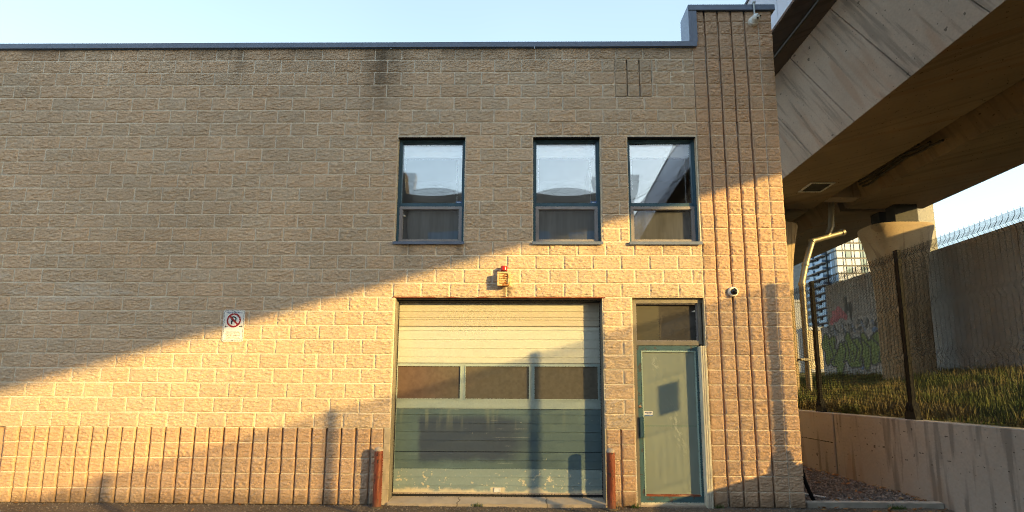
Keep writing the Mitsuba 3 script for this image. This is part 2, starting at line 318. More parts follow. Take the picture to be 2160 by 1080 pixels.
# ------------------------------------------------------------------ warehouse: block walls
XL, XP, XR = -12.0, 2.555, 3.772          # left end, wall/pillar joint, corner
ZW, ZP = 6.69, 7.285                       # wall tops under the copings
OPEN = {'garage': (-1.822, 1.118, -.1, 2.845), 'door': (1.535, 2.548, -.1, 2.845),
        'w1': (-1.868, -.866, 3.618, 5.262), 'w2': (.136, 1.128, 3.618, 5.262), 'w3': (1.527, 2.54, 3.618, 5.262)}
tag('warehouse', 'tan split-face block warehouse with a blue metal coping, roll-up door and three upper windows', 'building')
openings = [sg.box(a, c, b, d) for a, b, c, d in OPEN.values()]
def block_arrays(w, h, seed, proud=0.0):
    nx, nz = max(4, int(round(w / .0165))), max(4, int(round(h / .0088)))
    u, v = np.meshgrid(np.linspace(0, w, nx + 1), np.linspace(0, h, nz + 1))
    P = np.stack([u * 22 + v * 14 + seed * 3.7, v * 66 - u * 15, np.full_like(u, seed * 1.3)], -1)
    n1 = meshkit.fbm(P, 3, seed)
    n2 = meshkit.noise(np.stack([u * 8, v * 10, np.full_like(u, seed * 2.1)], -1), seed + 50)
    jag = np.abs(meshkit.noise(P * .8 + 40, seed + 9) - .5) * 2
    rel = .005 + .027 * (n1 - .36) + .006 * (n2 - .5) + .009 * jag
    e = np.minimum(np.minimum(u, w - u), np.minimum(v, h - v))
    fall = np.clip(e / .013, 0, 1); fall = fall * (2 - fall)
    y = -(np.maximum(rel, -.001) * (.30 + .70 * fall) + proud) 
    verts = np.stack([u, y, v], -1).reshape(-1, 3)
    k = (np.arange(nz)[:, None] * (nx + 1) + np.arange(nx)).ravel()
    f = [np.stack([k, k + 1, k + nx + 2], 1), np.stack([k, k + nx + 2, k + nx + 1], 1)]
    ring = np.concatenate([np.arange(nx + 1), (np.arange(1, nz + 1)) * (nx + 1) + nx, nz * (nx + 1) + np.arange(nx - 1, -1, -1), np.arange(nz - 1, 0, -1) * (nx + 1)])
    back = verts[ring].copy(); back[:, 1] = .054
    b0 = len(verts); m = len(ring); j = np.arange(m); j2 = (j + 1) % m
    f += [np.stack([ring[j], b0 + j, b0 + j2], 1), np.stack([ring[j], b0 + j2, ring[j2]], 1)]
    return np.vstack([verts, back]), np.vstack(f)
_cache = {}
def block_variant(w, h, n=18):
    key = (round(w, 3), round(h, 3), rnd.randrange(n if w > .39 else 9))
    if key not in _cache:
        arr = block_arrays(w, h, 1 + len(_cache) % 97)
        _cache[key] = [arr, None]
    return _cache[key]
def place_block(key, w, h, x, z):
    c = block_variant(w, h)
    if c[1] is None: c[1] = mikit.ply(c[0], 'mat_block', False)
    return add_shape(key, {**c[1], 'to_world': T().translate([x, (rnd.random() - .5) * .006, z])})
J = .0135
plain = []
for k in range(0, 33):
    z0, z1 = k * C, min((k + 1) * C, ZW)
    ph = .90 if k % 2 else .42
    regions = [(XL, XP)]
    mid = (z0 + z1) / 2
    cuts = sorted((a, b) for a, b, c, d in OPEN.values() if c < mid < d)
    segs, x = [], XL
    for a, b in cuts:
        segs.append((x, a)); x = b
    segs.append((x, XP))
    inset = 29 <= k <= 31
    for a, b in segs:
        joints = [a] + [j for j in (B * (n + ph) for n in range(-40, 20)) if a + .07 < j < b - .07] + [b]
        if inset and a < 1.4 < b:
            joints = [j for j in joints if j < 1.30 or j > 1.99] + [1.367, 1.925]; joints.sort()
        for p, q in zip(joints[:-1], joints[1:]):
            if abs(q - p) < .03: continue
            if k < 5 and (q < OPEN['garage'][0] + .01 or (p > 1.1 and q < 1.56)): continue      # scored base courses
            if inset and abs(p - 1.367) < .01: continue
            plain.append((p + J / 2, z0 + J / 2, q - p - J, z1 - z0 - J))
def dist(b): return math.dist((b[0] + b[2] / 2, 0, b[1] + b[3] / 2), (0, CY, CZ))
inside = sorted(plain, key=dist)
single = [b for b in inside if b[0] > -7.0][:300]
sset = set(single)
for p, z, w, h in sorted(single): place_block('warehouse__facade_wall__block', w, h, p, z)
vs, fs, o = [], [], 0
for b in plain:
    if b in sset: continue
    p, z, w, h = b
    (v, f), _ = block_variant(w, h)
    vs.append(v + (p, (rnd.random() - .5) * .006, z)); fs.append(f + o); o += len(v)
add('warehouse__facade_blockwork', trimesh.Trimesh(np.vstack(vs), np.vstack(fs), process=False), 'mat_block')
tag('warehouse__facade_blockwork', kind='stuff')
wall_poly = sg.box(XL, -.1, XP, ZW)
for o_ in openings: wall_poly = wall_poly.difference(o_)
base_l = sg.box(XL, -.1, OPEN['garage'][0] - .085, 5 * C); base_r = sg.box(OPEN['garage'][1] + .02, -.1, OPEN['door'][0] - .01, 5 * C)
ins_poly = sg.box(1.367, 29 * C, 1.925, 32 * C)
front = wall_poly.difference(base_l).difference(base_r).difference(ins_poly)
add('warehouse__facade_wall', extrude_y(front, .0, .30), 'mat_mortar')
# scored courses: half blocks with deep grooves between them
def scored(holder, part, xs, rows, groove=.020, zmax=99, deep=None, extra=None):
    ms = []
    x0, x1 = xs[0], xs[-1]
    ms.append(box(x0, x1, .052, .30, rows[0] * C - (.1 if rows[0] == 0 else 0), min((rows[-1] + 1) * C, zmax)))
    for k in rows:
        z0, z1 = k * C, min((k + 1) * C, zmax)
        for i, (p, q) in enumerate(zip(xs[:-1], xs[1:])):
            jit = rnd.uniform(-.004, .004)
            a, b = p + (groove / 2 if i else J / 2) + jit, q - (groove / 2 if i < len(xs) - 2 else J / 2) + jit
            if extra and i == len(xs) - 3: b = q - J / 2
            if extra and i == len(xs) - 2: a = p + J / 2
            if z1 - z0 > .04: place_block(f'{holder}__{part}', b - a, z1 - z0 - J, a, z0 + J / 2)
            ms.append(box(a + .004, b - .004, .003, .053, z1 - J / 2 - .003, z1 + J / 2 + .003))
    if extra: ms.append(box(xs[-2] - .02, xs[-2] + .02, .004, .053, rows[0] * C, zmax))
    add(holder, cat(ms), 'mat_mortar')
pillar_x = [XP, 2.752, 2.9555, 3.159, 3.362, 3.5655, XR]
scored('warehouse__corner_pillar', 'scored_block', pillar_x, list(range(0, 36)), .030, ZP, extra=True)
base_x = [OPEN['garage'][0] - .085] + [-2.088 - C * i for i in range(0, 26)]
scored('warehouse__base_course', 'base_block', sorted(base_x), list(range(0, 5)), .030, 5 * C)
scored('warehouse__base_course_right', 'base_block', [OPEN['garage'][1] + .02, 1.335, OPEN['door'][0] - .005], list(range(0, 5)), .028, 5 * C)
scored('warehouse__scored_panel', 'panel_block', [1.367, 1.553, 1.739, 1.925], [29, 30, 31], .022, 32 * C)
add('warehouse__base_blockwork', cat([trimesh.Trimesh(v_ + (XL + i * C + .012, 0, k * C + J / 2), f_, process=False) for k in range(5) for i in range(int((base_x[-1] - XL) / C)) for (v_, f_), _ in [block_variant(.18, C - J)]]
    + [box(XL, base_x[-1], .052, .3, -.1, 5 * C)]), 'mat_block')
tag('warehouse__base_blockwork', kind='stuff')
# plain cut ends of the blocks beside the garage opening, mortar control joint by the pillar
for p_, q_ in ((OPEN['garage'][0] - .082, OPEN['garage'][0]), (OPEN['garage'][1], OPEN['garage'][1] + .018)): add('warehouse__jamb_return', box(p_, q_, -.004, .30, 0, 5 * C - .003), 'mat_reveal')
rev = []
for n_, (a, b, c, d) in OPEN.items():
    c0 = max(c, 0)
    rev += [box(a - .004, a + .003, .001, .29, c0, d), box(b - .003, b + .004, .001, .29, c0, d), box(a, b, .002, .29, d - .003, d + .004)]
    if c > 0: rev.append(box(a, b, .002, .29, c - .004, c + .003))
add('warehouse__opening_reveal', cat(rev), 'mat_reveal')
# body behind the facade: side wall with its own blocks, back, roof
add('warehouse__side_wall', cat(box(XR - .30, XR - .060, .30, 12, -.1, ZW), box(XL, XR - .3, 11.7, 12, -.1, ZW), box(XL, XL + .3, .31, 11.7, -.1, ZW)), 'mat_mortar')
sv, sf, o = [], [], 0
R90 = np.array([[0, -1, 0], [1, 0, 0], [0, 0, 1.]])
for k in range(36):
    y = .012 if k % 2 else -.19
    zt = min((k + 1) * C, ZP)
    ymax = 5.0 if k < 32 else .6
    while y < ymax:
        a, b = max(y, .056), min(y + B, 5.0 if k < 32 else .30)
        y += B
        if b - a < .08 or zt - k * C < .05: continue
        (v, f), _ = block_variant(b - a - J, zt - k * C - J)
        sv.append(v @ R90.T + (XR - .012, a + J / 2, k * C + J / 2)); sf.append(f + o); o += len(v)
add('warehouse__side_blockwork', trimesh.Trimesh(np.vstack(sv), np.vstack(sf), process=False), 'mat_block')
tag('warehouse__side_blockwork', kind='stuff')
add('warehouse__roof', cat(box(XL, XR - .01, .31, 12, ZW - .30, ZW - .15)), 'mat_tower_grey')
add('warehouse__interior', cat(box(XL + .4, XR - .31, 3.2, 3.3, 0, ZW - .31), box(XL + .3, XR - .31, .31, 11.6, 5.9, 5.95), box(XL + .3, XR - .31, .31, 11.6, 3.0, 3.3), box(-.2, -.1, .32, 3.1, 3.3, 5.9), box(1.3, 1.38, .32, 3.1, 3.3, 5.9)), 'mat_room')

# copings (sheet lengths with standing seams)
def coping(x0, x1, z0, z1, yb=.33):
    m = [box(x0 + .003, x1 - .003, -.040, -.030, z0, z1), box(x0 + .003, x1 - .003, -.052, -.041, z0, z0 + .010), box(x0 + .003, x1 - .003, -.040, yb, z1, z1 + .008)]
    return cat(m)
seams = [XL, -6.9, -4.41, -2.06, .165, XP + .06]
for a, b in zip(seams[:-1], seams[1:]): add('warehouse__coping', coping(a, b, ZW - .005, ZW + .075), 'mat_flashing')
add('warehouse__coping_seam', cat([box(s - .006, s + .006, -.0435, -.0405, ZW + .006, ZW + .077) for s in seams[1:-1]]), 'mat_flashing')
zt = ZP + .088
add('warehouse__pillar_coping', coping(2.50, XR + .045, ZP, zt), 'mat_flashing')
add('warehouse__pillar_flashing', cat(box(2.545, 2.625, -.041, -.031, ZW + .078, ZP - .001), box(2.500, 2.544, -.041, .33, ZW + .086, ZP + .087), box(2.553, 2.60, -.03, .33, ZW, ZP)), 'mat_flashing')
add('warehouse__parapet_back', box(2.6, XR - .02, .301, .33, ZW - .2, ZP + .06), 'mat_flashing')
add('warehouse__parapet_back', box(XR - .014, XR + .046, -.041, .33, ZP + .003, zt - .002), 'mat_flashing')

# ------------------------------------------------------------------ upper windows
def dished(x0, x1, z0, z1, y, bow, tilt=0.0):
    n = 24
    xs, zs = np.linspace(x0, x1, n + 1), np.linspace(z0, z1, n + 1)
    X, Z = np.meshgrid(xs, zs)
    s = 1 - ((X - (x0 + x1) / 2) / ((x1 - x0) / 2)) ** 2; t = 1 - ((Z - (z0 + z1) / 2) / ((z1 - z0) / 2)) ** 2
    Y = y + bow * s * t + tilt * (X - (x0 + x1) / 2)
    k = (np.arange(n)[:, None] * (n + 1) + np.arange(n)).ravel()
    return trimesh.Trimesh(np.stack([X, Y, Z], -1).reshape(-1, 3), np.vstack([np.stack([k, k + 1, k + n + 2], 1), np.stack([k, k + n + 2, k + n + 1], 1)]), process=False)
def window(o, wn):
    a, b, c, d = OPEN[o]
    zt = 4.25
    tl = -.0185 if o == 'w3' else 0.0
    fr = [frame_y(a + .003, b - .003, c + .003, d - .003, .036, .075, .19), box(a + .039, b - .039, .085, .185, zt - .034, zt + .018)]
    fr += [box(a + .039, a + .053, .092, .18, zt + .018, d - .05), box(b - .053, b - .039, .092, .18, zt + .018, d - .05), box(a + .039, b - .039, .092, .18, d - .052, d - .038)]
    w = add('warehouse__window', cat(fr), 'mat_blue_frame')
    sx0, sx1, sz0, sz1 = a + .041, b - .041, c + .052, zt - .036
    add(w + '__sash', cat(frame_y(sx0, sx1, sz0, sz1, .040, .078, .13), frame_y(sx0 + .0405, sx1 - .0405, sz0 + .0405, sz1 - .0405, .008, .088, .12)), 'mat_sash')
    add(w + '__pane', dished(sx0 + .045, sx1 - .045, sz0 + .045, sz1 - .045, .104, .0006, tl), 'mat_glass_low', True)
    add(w + '__pane', dished(a + .050, b - .050, zt + .015, d - .048, .118, .0013, tl), 'mat_glass', True)
    add(w + '__pane', dished(a + .050, b - .050, zt + .015, d - .048, .138, -.0036, tl), 'mat_glass_in', True)
    sl = [box(a - .012, b + .012, -.045, .10, c + .004, c + .030), box(a - .012, b + .012, -.049, -.040, c - .012, c + .031)]
    add(w + '__sill', cat(sl), 'mat_flashing')
    # raised blind: headrail, stacked slats, cords
    add(w + '__reflection_sheet', box(sx0 + .046, sx1 - .046, .150, .153, sz0 + .046, sz1 - .046), 'mat_reflection_sheet')  # grey sheet added behind the lower pane in place of faint reflections
    zb = d - .055
    add(w + '__head_shade', box(a + .004, b - .004, .006, .074, d - .014, d - .004), 'mat_dark')  # dark strip added to stand for the shade under the window head
    add(w + '__blind', cat([box(a + .06, b - .06, .155, .19, zb - .025, zb), box(a + .065, b - .065, .157, .186, zb - .104, zb - .029), box(a + .065, b - .065, .157, .186, zb - .182, zb - .107)] + [box(a + .065, b - .065, .155, .183, zb - .034 - i * .0075, zb - .030 - i * .0075) for i in range(0)] + [box(a + .062, b - .062, .152, .19, zb - .205, zb - .186)]), 'mat_blind')
    add(w + '__cord', cat(tube([(b - .13, .16, zb - .2), (b - .13, .16, zt + .04)], .005, 5), tube([(a + .09, .16, zb - .2), (a + .09, .16, zt + .25)], .003, 5)), 'mat_blind')
    if o != 'w3': add(w + '__sticker', cat(box(b - .135, b - .055, .1135, .1145, zt + .026, zt + .054)), 'mat_sticker_blue'); add(w + '__sticker', cat(box(b - .125, b - .065, .1125, .1131, zt + .036, zt + .046)), 'mat_white')
    if o == 'w1': add(w + '__latch', cat(lathe([(0, 0), (.018, 0), (.018, .012), (.008, .02), (0, .02)], 12, '-y', (sx0 + .066, .1, sz1 - .14))), 'mat_galv', 30)
    return w
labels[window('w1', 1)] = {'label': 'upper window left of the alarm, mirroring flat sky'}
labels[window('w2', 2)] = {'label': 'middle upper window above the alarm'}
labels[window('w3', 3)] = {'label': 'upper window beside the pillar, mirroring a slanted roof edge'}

# ------------------------------------------------------------------ garage door
a, b, c, d = OPEN['garage']
DY = .19
gd = 'warehouse__garage_door'
def section(z0, z1, ribs):
    """one insulated steel section, ribbed, its face at DY"""
    prof = [(z0 + .003, .012), (z0 + .006, .001)]
    for r in ribs:
        prof += [(r - .012, 0), (r - .006, .0065), (r + .001, .0065), (r + .006, -.004), (r + .012, 0)]
    prof += [(z1 - .006, .001), (z1 - .003, .012)]
    xs = [a + .022, b - .022]
    v, f = [], []
    for x in xs:
        for z, y in prof: v.append((x, DY + y, z))
        v.append((x, DY + .045, z1 - .003)); v.append((x, DY + .045, z0 + .003))
    n = len(prof) + 2
    for i in range(n):
        j = (i + 1) % n
        f += [[i, j, n + j], [i, n + j, n + i]]
    return trimesh.Trimesh(v, f, process=False)
secs = [(.13, .683, [.228, .342, .456, .57]), (.683, 1.275, [.84, .958, 1.075, 1.194]), (1.918, 2.448, [2.003, 2.13, 2.257, 2.386]), (2.448, 2.90, [2.541, 2.576, 2.665])]
for z0, z1, r in secs: add(gd + '__panel', section(z0, z1, r), 'mat_door')
px = [(a + .024, -.897), (-.823, .084), (.159, b - .03)]
px = [(-1.795, -.897), (-.823, .084), (.159, 1.062)]
sec = sg.box(a + .022, 1.278, b - .022, 1.915)
for p, q in px: sec = sec.difference(sg.box(p, 1.415, q, 1.876))
add(gd + '__window_panel', extrude_y(sec, DY, DY + .045), 'mat_door')
labels[gd + '__window_panel'] = {'label': 'glazed section of the roll-up door'}
for p, q in px:
    add(gd + '__pane_frame', frame_y(p - .012, q + .012, 1.403, 1.888, .014, DY - .008, DY - .0005), 'mat_door')
    add(gd + '__pane', box(p + .001, q - .001, DY + .010, DY + .018, 1.416, 1.875), 'mat_garage_pane')
add(gd + '__rib_line', cat([box(a + .023, b - .023, DY - .003, DY - .0005, z, z + .005) for z in (1.295, 1.385)]), 'mat_door')
add(gd + '__bottom_bar', cat(box(a + .02, b - .02, DY - .012, DY + .05, .118, .135), *[lathe([(0, 0), (.009, 0), (.006, .006), (0, .007)], 8, '-y', (x, DY - .013, .126)) for x in np.linspace(a + .5, b - .3, 5)]), 'mat_cap')
add(gd + '__bottom_seal', box(a + .02, b - .02, DY - .008, DY + .05, .085, .119), 'mat_rubber')
add(gd + '__vent', cat(frame_y(-.40, -.31, .145, .20, .006, DY - .010, DY - .001), box(-.395, -.315, DY - .007, DY - .002, .150, .195)), 'mat_white')
tr = [box(a + .002, a + .020, .12, .26, .06, 2.86), box(b - .020, b - .002, .12, .26, .06, 2.86)]
for m_ in tr: add('warehouse__garage_track', m_, 'mat_rubber')
for sg_, e_ in ((1, a), (-1, b)):
    X_ = lambda p, q: sorted((e_ + sg_ * p, e_ + sg_ * q))
    jm = [box(*X_(-.002, .010), .012, .119, .05, 2.842), box(*X_(.003, .022), .100, .118, .05, 2.80)]
    jm += [lathe([(0, 0), (.008, 0), (.005, .006), (0, .007)], 8, '-y', (e_ + sg_ * .014, .099, z)) for z in np.linspace(.25, 2.6, 6)]
    add('warehouse__garage_jamb', cat(jm), 'mat_bronze_frame')
hd = [box(a + .012, b - .012, .09, .185, 2.795, 2.842)]
add('warehouse__garage_header', cat(hd), 'mat_dark')
add('warehouse__garage_header_trim', cat(box(a + .012, b - .012, .055, .09, 2.818, 2.842), *[box(x - .006, x + .006, .05, .056, 2.823, 2.833) for x in np.linspace(a + .3, b - .3, 6)]), 'mat_bronze_frame')
add('warehouse__lintel', box(a - .04, b + .04, -.010, .012, 2.834, 2.848), 'mat_rust')
v = [(a + .001, -.035, -.05), (b - .001, -.035, -.05), (b - .001, -.035, .035), (a + .001, -.035, .035), (a + .001, .30, .105), (b - .001, .30, .105), (a + .001, .30, -.05), (b - .001, .30, -.05)]
add('warehouse__threshold', trimesh.convex.convex_hull(np.array(v)), 'mat_threshold')

# ------------------------------------------------------------------ entry door
a, b, c, d = OPEN['door']
Y0 = .075
add('warehouse__door_frame', cat(box(a + .002, a + .058, Y0 - .02, Y0 + .10, .01, d - .004), box(a + .059, b - .004, Y0 - .02, Y0 + .10, d - .068, d - .004), box(b - .075, b - .030, Y0 - .015, Y0 + .10, 2.19, d - .069), box(a + .059, b - .076, Y0 - .012, Y0 + .10, 2.175, 2.232)), 'mat_bronze_frame')
tf = 'warehouse__transom_window'
add(tf, frame_y(a + .060, b - .077, 2.233, d - .07, .012, Y0, Y0 + .05), 'mat_sash')
add(tf + '__pane', dished(a + .07, b - .085, 2.244, d - .08, Y0 + .028, .0004), 'mat_glass_dim', True)
add(tf + '__film', box(a + .07, a + .405, Y0 + .055, Y0 + .058, 2.24, d - .075), 'mat_film')
add(tf + '__backing', box(a + .407, b - .078, Y0 + .057, Y0 + .060, 2.24, d - .075), 'mat_room_dark')
ed = 'warehouse__entry_door'
x0, x1, z0, z1 = a + .060, 2.452, .045, 2.172
add(ed, cat(box(x0, x0 + .062, Y0, Y0 + .06, z0, z1), box(x1 - .030, x1, Y0, Y0 + .06, z0, z1), box(x0 + .0625, x1 - .0305, Y0, Y0 + .06, z1 - .072, z1), box(x0 + .0625, x1 - .0305, Y0, Y0 + .06, z0, .125)), 'mat_door_teal')
add(ed + '__glazing_bead', cat(box(x0 + .0625, x0 + .078, Y0 - .006, Y0 + .04, .13, z1 - .073), box(x1 - .046, x1 - .031, Y0 - .006, Y0 + .04, .13, z1 - .073), box(x0 + .079, x1 - .047, Y0 - .006, Y0 + .04, z1 - .092, z1 - .073)), 'mat_mint')
add(ed + '__bottom_bead', box(x0 + .063, x1 - .031, Y0 - .004, Y0 + .04, .126, .152), 'mat_rust')
add(ed + '__glass', box(x0 + .0785, x1 - .0465, Y0 + .012, Y0 + .02, .153, z1 - .0925), 'mat_door_glass')
labels[ed + '__glass'] = {'label': 'scratched olive film behind the door glass'}
add(ed + '__push_bar', box(x0 + .079, x1 - .047, Y0 + .0105, Y0 + .0118, 1.052, 1.070), 'mat_push')
add(ed + '__handle', cat(box(x0 + .012, x0 + .038, Y0 - .052, Y0 - .022, .905, 1.185, .004), box(x0 + .037, x0 + .066, Y0 - .045, Y0 - .028, .905, 1.185, .004), box(x0 + .018, x0 + .03, Y0 - .023, Y0, .93, .96), box(x0 + .018, x0 + .03, Y0 - .023, Y0, 1.13, 1.16)), 'mat_blue_frame')
add(ed + '__lock', lathe([(0, 0), (.021, 0), (.021, .008), (.015, .014), (0, .014)], 20, '-y', (x0 + .026, Y0 - .001, 1.325)), 'mat_rust', 30)
st = add(ed + '__sticker', box(1.672, 1.800, Y0 + .009, Y0 + .0115, 1.195, 1.262), 'mat_white')
add(st + '__stripe', box(1.672, 1.800, Y0 + .0075, Y0 + .0085, 1.197, 1.210), 'mat_sticker_blue')
add(st + '__lettering', cat(box(1.690, 1.786, Y0 + .0075, Y0 + .0085, 1.232, 1.244), box(1.700, 1.77, Y0 + .0075, Y0 + .0085, 1.222, 1.226)), 'mat_sign_blue')
add(ed + '__kick_strip', cat(box(x0 + .004, x1 + .02, Y0 - .014, Y0 - .001, .020, .046), *[box(x - .004, x + .004, Y0 - .017, Y0 - .0145, .029, .037) for x in np.linspace(x0 + .08, x1 - .05, 5)]), 'mat_flute')
fl = []
for i in range(3):
    cx_ = 2.466 + i * .027
    fl.append(extrude_y(sg.Polygon([(cx_ - .009, 0), (cx_ + .009, 0), (cx_ + .009, 2.16), (cx_ - .009, 2.16)]), -.046, Y0 + .08))
add(ed + '__hinge_cover', cat(fl, [box(2.455, 2.532, -.030, Y0 + .08, .001, 2.157)]), 'mat_flute')
add('warehouse__door_sill', box(a + .01, b - .01, .02, .28, -.02, .018), 'mat_threshold')
add('warehouse__door_gap', box(2.535, 2.546, .06, .2, 0, 2.18), 'mat_dark')
add('warehouse__room_back', cat(box(a - .1, b + .05, .6, .62, 0, 3.0)), 'mat_dark')

# ------------------------------------------------------------------ things on the wall
def flat_text(text, h, x, z, y, width=None, bold=False):
    m = meshkit.text_mesh(text, h, .0012, bold)
    w = m.bounds[1][0] - m.bounds[0][0]
    s = width / w if width else 1
    v = m.vertices.copy(); v[:, 0] = (v[:, 0] - m.bounds[0][0] - w / 2) * s
    m.vertices = np.stack([v[:, 0] + x, y - v[:, 2], v[:, 1] + z], 1)
    m.invert() if m.volume < 0 else None
    return m
def rrect(x0, x1, z0, z1, r): return sg.box(x0 + r, z0 + r, x1 - r, z1 - r).buffer(r, 8)
s = 'no_parking_sign'
tag(s, 'white no parking sign with a red crossed-out P, on the block wall', 'sign')
sx0, sx1, sz0, sz1 = -4.243, -3.940, 2.198, 2.650
sy = -.026
add(s + '__plate', extrude_y(rrect(sx0, sx1, sz0, sz1, .028), sy, sy + .004), 'mat_sign_white')
add(s + '__border', extrude_y(rrect(sx0 + .011, sx1 - .011, sz0 + .011, sz1 - .011, .022).difference(rrect(sx0 + .0155, sx1 - .0155, sz0 + .0155, sz1 - .0155, .018)), sy - .0015, sy - .0003), 'mat_sign_black')
xc = (sx0 + sx1) / 2
ttl = flat_text('PRIVATE PROPERTY', .017, xc, sz1 - .045, sy - .0004, .225, True)
add(s + '__heading', cat(ttl, box(xc - .112, xc + .112, sy - .0016, sy - .0004, sz1 - .053, sz1 - .0505)), 'mat_sign_blue')
zc = sz1 - .150
ring = sg.Point(xc, zc).buffer(.100, 32).difference(sg.Point(xc, zc).buffer(.079, 32))
bar = sg.LineString([(xc - .066, zc + .066), (xc + .066, zc - .066)]).buffer(.0115, cap_style=2)
add(s + '__prohibition_ring', extrude_y(ring.union(bar).buffer(0), sy - .0032, sy - .0019), 'mat_sign_red')
add(s + '__letter', flat_text('P', .105, xc, zc - .052, sy - .0004, .075, True), 'mat_sign_black')
for sgn in (-1, 1):
    xa = xc + sgn * .125
    add(s + '__arrow', extrude_y(sg.Polygon([(xa, zc - .088), (xa - sgn * .020, zc - .070), (xa - sgn * .014, zc - .083), (xa - sgn * .045, zc - .083), (xa - sgn * .045, zc - .093), (xa - sgn * .014, zc - .093), (xa - sgn * .020, zc - .108)]), sy - .0015, sy - .0003), 'mat_sign_black')
for i, (t, w) in enumerate([('UNAUTHORIZED', .19), ('VEHICLES WILL BE', .215), ('TAGGED AND/OR', .2), ('TOWED AWAY AT', .195), ("OWNER'S EXPENSE", .225)]):
    add(s + '__lettering', flat_text(t, .0145, xc, sz0 + .127 - i * .0235, sy - .0004, w), 'mat_sign_brown')
for zz in (sz1 - .018, sz0 + .020): add(s + '__bolt', lathe([(0, 0), (.006, 0), (.005, .004), (0, .0045)], 10, '-y', (xc, sy - .0004, zz)), 'mat_sign_black')
add(s + '__bracket', box(xc - .02, xc + .02, sy + .0045, .01, sz0 + .05, sz1 - .05), 'mat_galv')

s = 'alarm_siren'
tag(s, 'cream louvred alarm siren box with a red beacon above the roll-up door', 'alarm')
ax0, ax1, az0, az1, dep = -.366, -.196, 2.988, 3.183, .135
add(s + '__housing', cat(box(ax0 + .012, ax1 - .012, -dep + .02, .0, az0 + .012, az1 - .010, .004), frame_y(ax0, ax1, az0, az1, .022, -dep, -dep + .045), box(ax0 + .004, ax1 - .004, -dep + .046, -.02, az1 - .012, az1 - .002)), 'mat_alarm')
add(s + '__back_plate', box(ax0 - .01, ax1 + .01, -.018, .004, az0 + .01, az1 + .004), 'mat_alarm')
for i in range(4):
    m = box(ax0 + .034, ax1 - .034, -.014, .014, -.003, .003)
    m.apply_transform(trimesh.transformations.rotation_matrix(.7, [1, 0, 0], [0, 0, 0])); m.apply_translation((0, -dep + .014, az0 + .048 + i * .033)); 
    add(s + '__slat', m, 'mat_alarm')
add(s + '__beacon_base', lathe([(0, 0), (.045, 0), (.047, .01), (.043, .028), (0, .028)], 24, at=(-.276, -dep * .5, az1)), 'mat_black_metal', 30)
add(s + '__beacon', lathe([(0, 0), (.043, 0), (.046, .006), (.046, .056), (.041, .066), (.03, .071), (0, .072)], 28, at=(-.276, -dep * .5, az1 + .028)), 'mat_lamp_red', 35)

s = 'dome_camera'
tag(s, 'small white security camera with a black dome, low on the pillar beside the door', 'camera')
cx_, cz_ = 2.953, 2.925
add(s + '__housing', lathe([(0, 0), (.066, 0), (.070, .012), (.070, .045), (.062, .058), (.050, .060), (.048, .052), (0, .052)], 28, '-y', (cx_, .002, cz_)), 'mat_white', 35)
add(s + '__lens_dome', lathe([(.047, 0), (.046, .012), (.040, .026), (.028, .037), (.013, .043), (0, .045)], 28, '-y', (cx_ + .004, -.050, cz_ - .004)), 'mat_dome', True)
s = 'turret_camera'
tag(s, 'white turret security camera hanging from a conduit at the top of the pillar', 'camera')
tx, tz = 3.50, 7.115
add(s + '__base', lathe([(0, 0), (.07, 0), (.074, .01), (.07, .05), (.06, .06), (0, .06)], 24, '-y', (tx - .02, -.004, tz - .015)), 'mat_white', 35)
ball = trimesh.creation.icosphere(3, .062); ball.apply_translation((tx, -.085, tz))
add(s + '__eyeball', ball, 'mat_white', True)
dv = np.array([.42, -.82, -.32]); dv /= np.linalg.norm(dv)
def disc_at(c, nrm, r, h):
    m = trimesh.creation.cylinder(r, h, sections=20); m.apply_transform(trimesh.geometry.align_vectors([0, 0, 1], nrm)); m.apply_translation(c); return m
c0 = np.array([tx, -.085, tz])
add(s + '__lens', disc_at(c0 + dv * .058 + np.array([-.022, 0, -.014]), dv, .014, .014), 'mat_dome', 30)
add(s + '__lens', disc_at(c0 + dv * .058 + np.array([.016, -.004, .016]), dv, .011, .014), 'mat_dome', 30)
add(s + '__face_ring', cat(trimesh.creation.annulus(.036, .044, .01, transform=trimesh.geometry.align_vectors([0, 0, 1], dv)).apply_translation(c0 + dv * .048)), 'mat_galv')
add(s + '__conduit', cat(tube([(tx - .008, -.066, tz + .05), (tx - .008, -.066, ZP + .11)], .013, 10), tube([(tx - .008, -.066, ZP + .095), (tx - .008, .02, ZP + .105)], .013, 10)), 'mat_galv', 40)
add(s + '__clamp', box(tx - .03, tx + .014, -.082, -.052, ZP + .092, ZP + .12, .004), 'mat_galv')

# ------------------------------------------------------------------ bollards
for i, (bx, by, lb) in enumerate([(-1.925, -.150, 'red-brown steel bollard at the left jamb of the roll-up door'), (1.163, -.150, 'red-brown steel bollard between the roll-up door and the entry door')]):
    k = 'bollard' if i == 0 else 'bollard_001'
    tag(k, lb, 'bollard', 'bollards guarding the roll-up door')
    r = .056
    m = lathe([(0, -.15), (r, -.15), (r, .72), (r + .001, .735), (0, .735)], 28, at=(bx, by, 0))
    m = m.subdivide().subdivide()
    add(k + '__post', m, 'mat_bollard', 35)
    add(k + '__cap', lathe([(r + .002, .732), (r + .001, .745), (r * .85, .765), (r * .5, .782), (0, .788)], 28, at=(bx, by, 0)), 'mat_cap', 40)
    add(k + '__footing', lathe([(0, 0), (.085, 0), (.08, .014), (.056, .024), (0, .024)], 14, at=(bx, by, -.004)), 'mat_soil', True)

